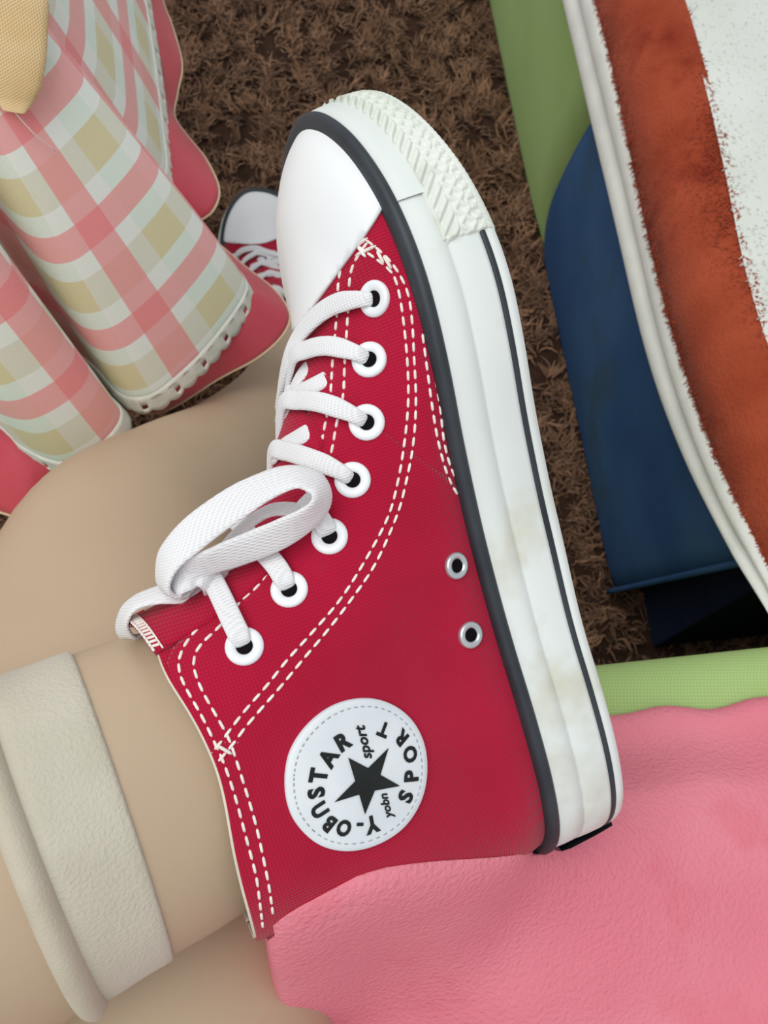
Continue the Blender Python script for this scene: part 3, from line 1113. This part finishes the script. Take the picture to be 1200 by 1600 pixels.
# piping along the near corner
pp = np.array([wallP(sl * z, z, .0045) - f2 for z in np.linspace(.012, HS, 30)])
def tube(name, pts, r, m, parent, seg=8, nrm=None):
    pts = np.asarray(pts, float); t = norm(np.gradient(pts, axis=0)); ref = np.array([.3, .5, .8]) if nrm is None else nrm
    x = norm(np.cross(t, ref)); y = np.cross(t, x); v = []
    rr_ = np.broadcast_to(r, (len(pts),))
    for i in range(len(pts)):
        for k in range(seg):
            a_ = 2 * math.pi * k / seg; v.append(pts[i] + (x[i] * math.cos(a_) + y[i] * math.sin(a_)) * rr_[i])
    f = gfaces(len(pts), seg, cv=True) + [tuple(range(seg)), tuple((len(pts) - 1) * seg + k for k in range(seg - 1, -1, -1))]
    return mk(name, v, f, m, parent)


tube('corner_piping', pp, .0028, M_navy, sofa)

# ------------------------------------------------------------------ striped plush blanket over the sofa section
M_bind = noisy('white_binding', (226, 230, 222), (238, 240, 234), 40, .95, .1, .4, bump=(600, .5, .0008))
M_rust = noisy('rust_plush', (150, 64, 40), (176, 82, 56), 18, .95, .05, .1, bump=(420, .8, .0015), c3=(128, 44, 28), s3=16)
M_cream = noisy('cream_plush', (214, 219, 210), (224, 228, 221), 14, .95, .1, .4, bump=(420, .6, .0015))
RB = .045            # rounding where it turns over the edge


def drape(a_, w, off=0.0):
    """w = distance up the cloth measured from height 0.10 on the side"""
    z0 = .10; wall_top = HS + .012 - RB
    o = .016 + off
    w1 = wall_top - z0; w2 = w1 + RB * math.pi / 2
    if w < w1: return wallP(a_, z0 + w, o)
    if w < w2:
        ph = (w - w1) / RB
        return wallP(a_, wall_top + (RB + off) * math.sin(ph), .016 - RB + (RB + off) * math.cos(ph))
    return wallP(a_, HS + .012 + off, .016 - RB - (w - w2))


# sight-line hits on the drape, as (along, w)
ga = np.linspace(-.30, 1.75, 120); gw = np.linspace(0, .75, 110)
DG = np.array([[drape(a_, w) for w in gw] for a_ in ga])
BV_D = BVHTree.FromPolygons([tuple(x) for x in DG.reshape(-1, 3)], gfaces(len(ga), len(gw)))


def ondrape(px):
    h = BV_D.ray_cast(Vector(CAM), Vector(raydir(px)))
    if h[0] is None: return None
    X = np.array(h[0]); i = np.argmin(((DG.reshape(-1, 3) - X) ** 2).sum(1))
    return ga[i // len(gw)], gw[i % len(gw)]


def bline(pxs):
    q = [ondrape(p) for p in pxs]; q = np.array(sorted([x for x in q if x is not None]))
    return q


hem = bline([(885, -20), (890, 0), (905, 60), (950, 250), (985, 400), (1030, 580), (1080, 720), (1130, 820), (1165, 868), (1200, 908), (1230, 935)])
r1 = bline([(936, -20), (940, 0), (970, 100), (1010, 300), (1055, 500), (1100, 650), (1150, 770), (1200, 850), (1230, 885)])
r2 = bline([(1060, -20), (1065, 0), (1100, 130), (1145, 330), (1175, 450), (1200, 540), (1240, 640)])
aa = np.linspace(-.15, 1.7, 150)
def bw(q):
    w = np.interp(aa, q[:, 0], q[:, 1])
    for _ in range(30): w[1:-1] = (w[:-2] + 2 * w[1:-1] + w[2:]) / 4
    return w


w0, w1_, w2_ = bw(hem), bw(r1), bw(r2)
blk = empty('plush_blanket', tuple(f2)); tag(blk, 'plush blanket with white binding, rust stripe and cream field draped over the sofa section', 'blanket')


def bstrip(name, wa, wb, n, m, prof_):
    v = []
    for i, a_ in enumerate(aa):
        for j in range(n):
            f = j / (n - 1)
            v.append(drape(a_, wa[i] + (wb[i] - wa[i]) * f, prof_(f) + .0016 * math.sin(a_ * 17 + f * 2) * f) - f2)
    return mk(name, v, gfaces(len(aa), n), m, blk)


bstrip('white_binding', w0, w1_ + .002, 22, M_bind, lambda f: .003 + .009 * abs(math.sin(math.pi * min(max(f, 0), 1) * 2)) ** .6 * (1 if f < .5 else .75) - (.012 if f < .01 else 0))
bstrip('rust_stripe', w1_ - .002, w2_ + .001, 16, M_rust, lambda f: .005 + .003 * math.sin(math.pi * f))
bstrip('cream_field', w2_ - .002, np.full(len(aa), .75), 22, M_cream, lambda f: .006)


def strip_pile(name, wa, wb, N, h, wid, lean, m):
    a_ = RNG.uniform(-.1, 1.45, N); f = RNG.uniform(0, 1, N)
    W0 = np.interp(a_, aa, wa); W1 = np.interp(a_, aa, wb); w = W0 + (W1 - W0) * f
    pos = np.array([drape(x, y, .005) for x, y in zip(a_, w)]); pos2 = np.array([drape(x, y, .02) for x, y in zip(a_, w)])
    upv = norm(pos2 - pos)
    ld = np.tile(wd * -.5 + np.array([0, 0, -.6]), (N, 1))
    return pile(name, N, pos, h, wid, lean, .1, m, blk, tuple(f2), None, 2, upv, ld)


strip_pile('rust_pile', w1_, w2_ + .002, 30000, .0042, .0010, .0045, M_rust)
strip_pile('cream_pile', w2_ - .002, np.minimum(w2_ + .2, .74), 24000, .0036, .0010, .004, M_cream)

# ================================================================== seat, in the same room direction
SZ = .43
e1 = G((930, 1032), SZ); e2 = G((1200, 1001), SZ)
sx = norm(np.array([wd[1], -wd[0], 0])); sx = sx if sx[0] > 0 else -sx      # along the front edge
sy = np.array([-sx[1], sx[0], 0])                                          # forward
front_off = ((e1 + e2) / 2) @ sy
seat = empty('seat_cushion', (0, -.3, 0)); tag(seat, 'lime green mesh fabric seat under the pink blanket', 'sofa')
pr = []
r_ = .022
for k in range(7):
    a_ = k / 6 * math.pi / 2
    pr.append((front_off - r_ + r_ * math.sin(a_), SZ - r_ + r_ * math.cos(a_)))
prof_ = [(front_off - .75, SZ), (front_off - .4, SZ), (front_off - .15, SZ), (front_off - .06, SZ)] + pr + [(front_off + .001, .30), (front_off, .15), (front_off - .004, .03), (front_off - .75, .03)]
xs_ = np.linspace(-.75, .95, 30)
v = [sx * x + sy * y + np.array([0, 0, z]) - np.array([0, -.3, 0]) for x in xs_ for y, z in prof_]
np_ = len(prof_)
f = gfaces(30, np_, cv=True) + [tuple(range(np_)), tuple(29 * np_ + k for k in range(np_ - 1, -1, -1))]
mk('seat_cover', v, f, M_green, seat)

# ------------------------------------------------------------------ pink plush blanket heaped on the seat
M_pink = noisy('pink_plush', (226, 128, 144), (232, 142, 156), 9, .95, .05, .0, bump=(520, .7, .0014), c3=(222, 118, 134), s3=14)
ctrl = []
def cp_(px, z): X = G(px, z); ctrl.append((X[0], X[1], z))
for px, z in (((960, 1142), .447), ((1060, 1131), .446), ((1200, 1110), .446), ((1000, 1230), .470), ((970, 1290), .484), ((1200, 1250), .462), ((1000, 1420), .478), ((1200, 1450), .462), ((1200, 1600), .462), ((800, 1420), .508),
              ((600, 1500), .508), ((800, 1580), .480), ((520, 1600), .478), ((1000, 1600), .465)):
    cp_(px, z)
shv = []; shf = []
for o_ in shoe.children:
    if o_.name.startswith(('quarter', 'upper', 'foxing', 'black_piping', 'heel_label', 'outsole', 'toe_cap')):
        n0 = len(shv); shv += [tuple(toW(np.array(x.co[:]))) for x in o_.data.vertices]; shf += [tuple(i + n0 for i in p_.vertices) for p_ in o_.data.polygons]
BV_SHOE = BVHTree.FromPolygons(shv, shf)


NC0 = len(ctrl)
for px in ((838, 1330), (815, 1334), (800, 1337), (770, 1340), (740, 1342), (690, 1345), (640, 1350), (600, 1356), (560, 1368), (530, 1384), (500, 1400), (470, 1416), (450, 1428), (436, 1438), (426, 1447), (418, 1456)):
    h = BV_SHOE.ray_cast(Vector(CAM), Vector(raydir(px)))
    if h[0] is not None:
        ctrl.append(tuple(np.array(h[0]) - .001 * norm(raydir(px))))
cq = np.array(ctrl[NC0:]); cseat = np.array(sorted(zip(cq @ sx, cq @ sy)))
ctrl += [(.05, .03, .455), (0, .03, .455), (-.05, .03, .45), (-.15, .0, .44), (.05, -.3, .45), (.3, -.3, .45), (.45, 0.02, .446), (-.1, -.3, .44)]
ctrl = np.array(ctrl)


def tps(c):
    n = len(c); d = np.hypot(c[:, None, 0] - c[None, :, 0], c[:, None, 1] - c[None, :, 1])
    Kk = np.where(d > 0, d ** 2 * np.log(d + 1e-9), 0) + np.eye(n) * 4e-5
    Pm = np.stack([np.ones(n), c[:, 0], c[:, 1]], -1)
    Am = np.block([[Kk, Pm], [Pm.T, np.zeros((3, 3))]])
    w = np.linalg.solve(Am, np.concatenate([c[:, 2], np.zeros(3)]))
    def fn(x, y):
        d = np.hypot(x[:, None] - c[None, :, 0], y[:, None] - c[None, :, 1])
        return np.where(d > 0, d ** 2 * np.log(d + 1e-9), 0) @ w[:n] + w[n] + w[n + 1] * x + w[n + 2] * y
    return fn


hz = tps(ctrl)
def under_shoe(x, y):
    h = BV_SHOE.ray_cast(Vector((x, y, .3)), Vector((0, 0, 1)))
    return h[0].z if h[0] is not None else 9.0


edge = np.array([G(p, .447) for p in ((960, 1142), (1060, 1131), (1130, 1124), (1200, 1110))])
ed_off = (edge @ sy); ed_x = edge @ sx
nx, ny = 260, 200
bx = np.linspace(-.16, .60, nx)
V = np.zeros((nx, ny + 5, 3))
for i, x in enumerate(bx):
    y1 = np.interp(x, ed_x, ed_off) + .0015 * math.sin(x * 60) + .001 * math.sin(x * 141)
    ysr = np.linspace(-.45, y1, ny)
    q0 = sx * x
    yc = np.interp(x, cseat[:, 0], cseat[:, 1])
    if True:
        k1 = int(ny * .7); ysr = np.concatenate([np.linspace(-.45, -.08, 40)[:-1], np.linspace(-.08, yc, k1 - 39), np.linspace(yc + .0004, y1, ny - k1)])
    X = sx[None] * x + sy[None] * ysr[:, None]
    zz = hz(X[:, 0], X[:, 1])
    zz += .0014 * np.sin(X[:, 0] * 55 + np.sin(X[:, 1] * 40) * 1.5) * np.sin(X[:, 1] * 47 + 1) 
    zz = (SZ + .012) + (zz - SZ - .012) * sm(X[:, 0], -.056, -.034)
    zz = np.maximum(zz, SZ + .010)
    zz = SZ + .010 + (zz - SZ - .010) * sm(y1 - ysr, -.002, .03) + 0
    us = np.array([under_shoe(q[0], q[1]) for q in X]) - .0015
    near = (ysr <= yc + 1e-6) & (cseat[0, 0] <= x <= cseat[-1, 0])
    zz = np.where(near, zz, np.minimum(zz, us))
    X[:, 2] = zz
    V[i, :ny] = X
    for k in range(5):
        a_ = (k + 1) / 5 * math.pi / 2
        V[i, ny + k] = sx * x + sy * (y1 + .008 * math.sin(a_)) + np.array([0, 0, SZ + .002 + .008 * math.cos(a_)])
pb = mk('pink_blanket', V.reshape(-1, 3), gfaces(nx, ny + 5), M_pink)
tag(pb, 'pink plush blanket spread over the green seat beneath the sneaker heel', 'blanket')

# ================================================================== plaid cloth hanging at the left, over a pink under-layer
cloth = empty('plaid_cloth', (-.22, .40, .40))
tag(cloth, 'pink and mint plaid cloth with white lace hem and pink under-layer hanging in folds', 'cloth')
cb = np.array(cloth.location)
HEM = [((-.46, .22), (-.42, .33)), ((-.36, .245), (-.37, .33)), ((-.30, .26), (-.33, .33))]
hemz = .40


def hp(px, z=hemz):
    X = G(px, z); return (X[0], X[1])


HEM += [(hp((0, 664)), (-.310, .285)), (hp((40, 702)), (-.293, .285)), (hp((100, 727)), (-.272, .287)), (hp((150, 706)), (-.250, .288)), (hp((186, 670)), (-.234, .292)), (hp((188, 640)), (-.230, .300)),
        (hp((150, 608)), (-.240, .330)), (hp((112, 575)), (-.252, .352)), (hp((112, 552)), (-.252, .362)), (hp((150, 575)), (-.238, .356)), (hp((195, 622)), (-.224, .346)), (hp((240, 622)), (-.216, .340)), (hp((288, 585)), (-.212, .338)), (hp((330, 542)), (-.211, .341)), (hp((374, 484)), (-.210, .345)), (hp((388, 450)), (-.210, .350)),
        (hp((372, 425)), (-.212, .358)), (hp((320, 375)), (-.216, .37)), (hp((262, 322)), (-.222, .385)), (hp((256, 296)), (-.225, .40)), (hp((262, 262)), (-.228, .42)), (hp((254, 190)), (-.232, .46)), (hp((244, 110)), (-.238, .50)), (hp((234, 40)), (-.244, .56)), (hp((226, -10)), (-.25, .61)), (hp((218, -80)), (-.26, .68)), (hp((205, -160)), (-.28, .8))]
NU = 260; NV = 46
Hm = cr([h[0] for h in HEM], NU); Tm = cr([h[1] for h in HEM], NU)
# even out along the hem
L = arclen(Hm); uu = np.linspace(0, L[-1], NU)
Hm = np.stack([np.interp(uu, L, Hm[:, k]) for k in (0, 1)], -1); Tm = np.stack([np.interp(uu, L, Tm[:, k]) for k in (0, 1)], -1)
for _ in range(6):
    Tm[1:-1] = (Tm[:-2] + 2 * Tm[1:-1] + Tm[2:]) / 4
ZT = .68


def clothpt(i, f, grow=0.0, hz_=hemz):
    """f 0 = hem, 1 = top"""
    e = f ** 1.12
    p = Hm[i] * (1 - e) + Tm[i] * e
    return p, hz_ + (ZT - hz_) * f


V = np.zeros((NU, NV, 3)); UVc = np.zeros((NU, NV, 2))
for i in range(NU):
    for j in range(NV):
        f = j / (NV - 1)
        p, z = clothpt(i, f)
        V[i, j] = (p[0], p[1], z)
UVc[:, :, 0] = uu[:, None] * .62
dl = np.linalg.norm(np.diff(V, axis=1), axis=2); UVc[:, 1:, 1] = np.cumsum(dl, 1)

M_plaid, b_, t_ = base_mat('plaid_cotton', .85, .15, .15)
uvs = t_.sep(t_.coord('UV'))


def band(x, period, phase, width):
    fr = t_.math('FRACT', t_.math('ADD', t_.math('DIVIDE', x, period), phase))
    d = t_.math('ABSOLUTE', t_.math('SUBTRACT', fr, .5))
    return t_.math('LESS_THAN', d, width / period / 2)


mint = lin((222, 242, 226)); yel = lin((226, 216, 170)); wht = lin((242, 247, 240)); pnk = lin((248, 138, 140))
yu = band(uvs[0], .052, .0, .018); yv = band(uvs[1], .058, .15, .020)
c_ = t_.mix(t_.math('MULTIPLY', yu, .55), wht, mint)
c_ = t_.mix(t_.math('MULTIPLY', yv, .45), c_, lin((214, 208, 172)))
c_ = t_.mix(t_.math('MULTIPLY', t_.math('MULTIPLY', yu, yv), .85), c_, yel)
pu = band(uvs[0], .052, .5, .0145); pv = band(uvs[1], .058, .65, .0150)
c_ = t_.mix(t_.math('MULTIPLY', pu, .68), c_, pnk)
c_ = t_.mix(t_.math('MULTIPLY', pv, .68), c_, pnk)
t_.l(c_, b_.inputs['Base Color'])
wv = t_.math('MULTIPLY', t_.math('SINE', t_.math('MULTIPLY', uvs[0], 5200.0)), t_.math('SINE', t_.math('MULTIPLY', uvs[1], 5200.0)))
t_.l(t_.bump(wv, .25, .0002), b_.inputs['Normal'])
b_.inputs['Transmission Weight'].default_value = 0
# unseen flat top of the cloth, added to shade the rug below
ctr = np.array([-.72, .56]); NTp = 10
ex_ = np.zeros((NU, NTp, 3)); exuv = np.zeros((NU, NTp, 2))
for j in range(NTp):
    f = (j + 1) / NTp
    ex_[:, j, :2] = Tm + (ctr - Tm) * f * .98; ex_[:, j, 2] = ZT + .006 * min(1, f * 6)
    exuv[:, j, 0] = UVc[:, -1, 0]; exuv[:, j, 1] = UVc[:, -1, 1] + np.linalg.norm(ctr - Tm, axis=1) * f
V = np.concatenate([V, ex_], 1); UVc = np.concatenate([UVc, exuv], 1)
cl_ = mk('plaid_layer', V.reshape(-1, 3) - cb, gfaces(NU, NV + NTp), M_plaid, cloth, uv=UVc.reshape(-1, 2)); solid(cl_, .0008, 0)

# lace trim: scalloped strip below the plaid's hem, with small slots
M_laceT = noisy('white_lace_trim', (222, 224, 212), (236, 236, 226), 120, .9, .15, .2, bump=(700, .4, .0004))
tn = norm(np.gradient(Hm, axis=0)); hn = np.stack([tn[:, 1], -tn[:, 0]], -1)
NL = 1300; ul = np.linspace(0, uu[-1], NL)
Hl = np.stack([np.interp(ul, uu, Hm[:, k]) for k in (0, 1)], -1); Tl = np.stack([np.interp(ul, uu, Tm[:, k]) for k in (0, 1)], -1)
hl = norm(np.stack([np.interp(ul, uu, hn[:, k]) for k in (0, 1)], -1))
rows = []
sc_p = .0115
dep = .0115 + .0045 * np.abs(np.sin(math.pi * ul / sc_p)) ** .7
for k in range(5):
    f = k / 4
    z = hemz + .004 - dep * f
    out = (.0009 + .0016 * f)
    base_ = Hl + (Tl - Hl) * ((.004) / (ZT - hemz))
    p = base_ + hl * out + (Hl - base_) * f
    rows.append(np.concatenate([p, z[:, None] if np.ndim(z) else np.full((NL, 1), z)], 1))
g = np.stack(rows, 0)
fcs = gfaces(5, NL)
# little ribbon slots left open in the trim
keep = []
for q in fcs:
    k = q[0] // NL; i = q[0] % NL
    s_ = (ul[i] % .023)
    if k == 2 and .006 < s_ < .0098: continue
    keep.append(q)
lt = mk('lace_trim', g.reshape(-1, 3) - cb, keep, M_laceT, cloth); solid(lt, .0007, 0)

# pink satin under-layer, a little longer and wider
M_satin = noisy('pink_satin', (206, 66, 84), (220, 86, 102), 12, .42, .45, .2)
NUU = 300
uz = .362
UH = [((-.46, .20), (-.42, .31)), ((-.36, .22), (-.37, .31))]
for px, tt_ in (((0, 800), (-.310, .292)), ((60, 800), (-.29, .292)), ((120, 770), (-.268, .295)), ((165, 735), (-.252, .299)), ((190, 690), (-.237, .302)), ((188, 640), (-.235, .32)), ((140, 600), (-.244, .345)), ((120, 570), (-.252, .362)), ((160, 600), (-.242, .362)), ((200, 640), (-.228, .350)), ((260, 640), (-.220, .342)), ((340, 592), (-.216, .344)), ((400, 560), (-.214, .345)), ((440, 525), (-.213, .349)), ((452, 492), (-.213, .354)), ((430, 455), (-.215, .362)), ((380, 415), (-.217, .370)),
                ((330, 372), (-.220, .38)), ((305, 352), (-.224, .39)), ((332, 330), (-.228, .40)), ((342, 296), (-.230, .412)), ((322, 250), (-.232, .43)), ((290, 210), (-.234, .45)), ((272, 180), (-.236, .47)), ((277, 145), (-.238, .49)), ((284, 100), (-.241, .52)), ((270, 45), (-.246, .56)), ((254, 0), (-.252, .61)), ((246, -60), (-.262, .68)), ((230, -160), (-.282, .8))):
    X = G(px, uz); UH.append(((X[0], X[1]), (tt_[0] - .003, tt_[1] + .003)))
Hu = resample(np.hstack([cr([h[0] for h in UH], NUU * 2), cr([h[1] for h in UH], NUU * 2)]), NUU)
d_ = ((Hu[:, None, :2] - Hm[None]) ** 2).sum(2)
ii = d_.argmin(1).astype(float); ii = np.maximum.accumulate(ii)
for _ in range(40): ii[1:-1] = (ii[:-2] + 2 * ii[1:-1] + ii[2:]) / 4
tn = norm(np.gradient(Hm, axis=0)); hn_ = np.stack([tn[:, 1], -tn[:, 0]], -1)
gi = np.arange(NU)
def atI(A, x): return np.array([np.interp(x, gi, A[:, 0]), np.interp(x, gi, A[:, 1])])
V2 = np.zeros((NUU, 30, 3))
for i in range(NUU):
    h_ = atI(Hm, ii[i]); t__ = atI(Tm, ii[i]); nn2 = atI(hn_, ii[i])
    for j in range(30):
        if j < 10:
            f = j / 10; p = Hu[i, :2] * (1 - f) + (h_ - nn2 * .003) * f; z = uz + (hemz - uz) * f
        else:
            f = (j - 10) / 19; e = f ** 1.12; p = (h_ * (1 - e) + t__ * e) - nn2 * .003; z = hemz + (ZT - .003 - hemz) * f
        V2[i, j] = (p[0], p[1], z)
for _ in range(2): V2[:, 1:-1] = (V2[:, :-2] + 2 * V2[:, 1:-1] + V2[:, 2:]) / 4
ul_ = mk('under_layer', V2.reshape(-1, 3) - cb, gfaces(NUU, 30), M_satin, cloth); solid(ul_, .0012, 0)
tube('under_layer_hem', V2[:, 0] - cb, .0011, noisy('cream_edge', (222, 196, 160), (232, 210, 176), 80, .8), cloth)

# ------------------------------------------------------------------ tan woven cloth end lying on the plaid, top left
M_tan = weave_mat('tan_woven', (236, 202, 146), (246, 216, 166), .0013, .5, .0004, axes=(0, 2), rough=.95, cscale=60)
tan_ = empty('woven_strap', tuple(P((20, 60), .345))); tag(tan_, 'tan woven strap end with a loose white thread in front of the plaid cloth', 'strap')
tb_ = np.array(tan_.location)
BV_C = BVHTree.FromPolygons([tuple(x) for x in V.reshape(-1, 3)], gfaces(NU, NV + NTp))
sp = []; sn = []
for px, lf in (((16, 172), .0045), ((13, 140), .0055), ((9, 90), .006), ((6, 30), .006), ((3, -30), .006), ((0, -90), .006)):
    h = BV_C.ray_cast(Vector(CAM), Vector(raydir(px)))
    n = np.array(h[1]); n = n if n @ raydir(px) < 0 else -n
    sp.append(np.array(h[0]) + n * lf - tb_); sn.append(norm(n + norm(-raydir(px)) * .6))
lastp = sp[-1] + tb_
sp += [np.array([lastp[0] - .02, lastp[1] + .03, ZT + .004]) - tb_, np.array([lastp[0] - .06, lastp[1] + .07, ZT + .010]) - tb_, np.array([lastp[0] - .14, lastp[1] + .10, ZT + .010]) - tb_]
sn += [norm(np.array([.3, -.5, .8])), np.array([0, 0, 1.]), np.array([0, 0, 1.])]
ribbon('strap', sp, sn, .031, .0042, M_tan, tan_, 70, ([0, .012, .03, .06, .10, 1], [.30, .55, .78, .93, 1, 1]))
h = BV_C.ray_cast(Vector(CAM), Vector(raydir((86, 236))))
t1 = np.array(h[0]) - norm(raydir((86, 236))) * .002
t0 = sp[0] + tb_
tm = (t0 + t1) / 2 - norm(raydir((50, 203))) * .003 + np.array([-.001, 0, -.001])
tube('loose_thread', cr([t0 - tb_, tm - tb_, t1 - tb_], 14), .00028, M_thread, tan_, 6)
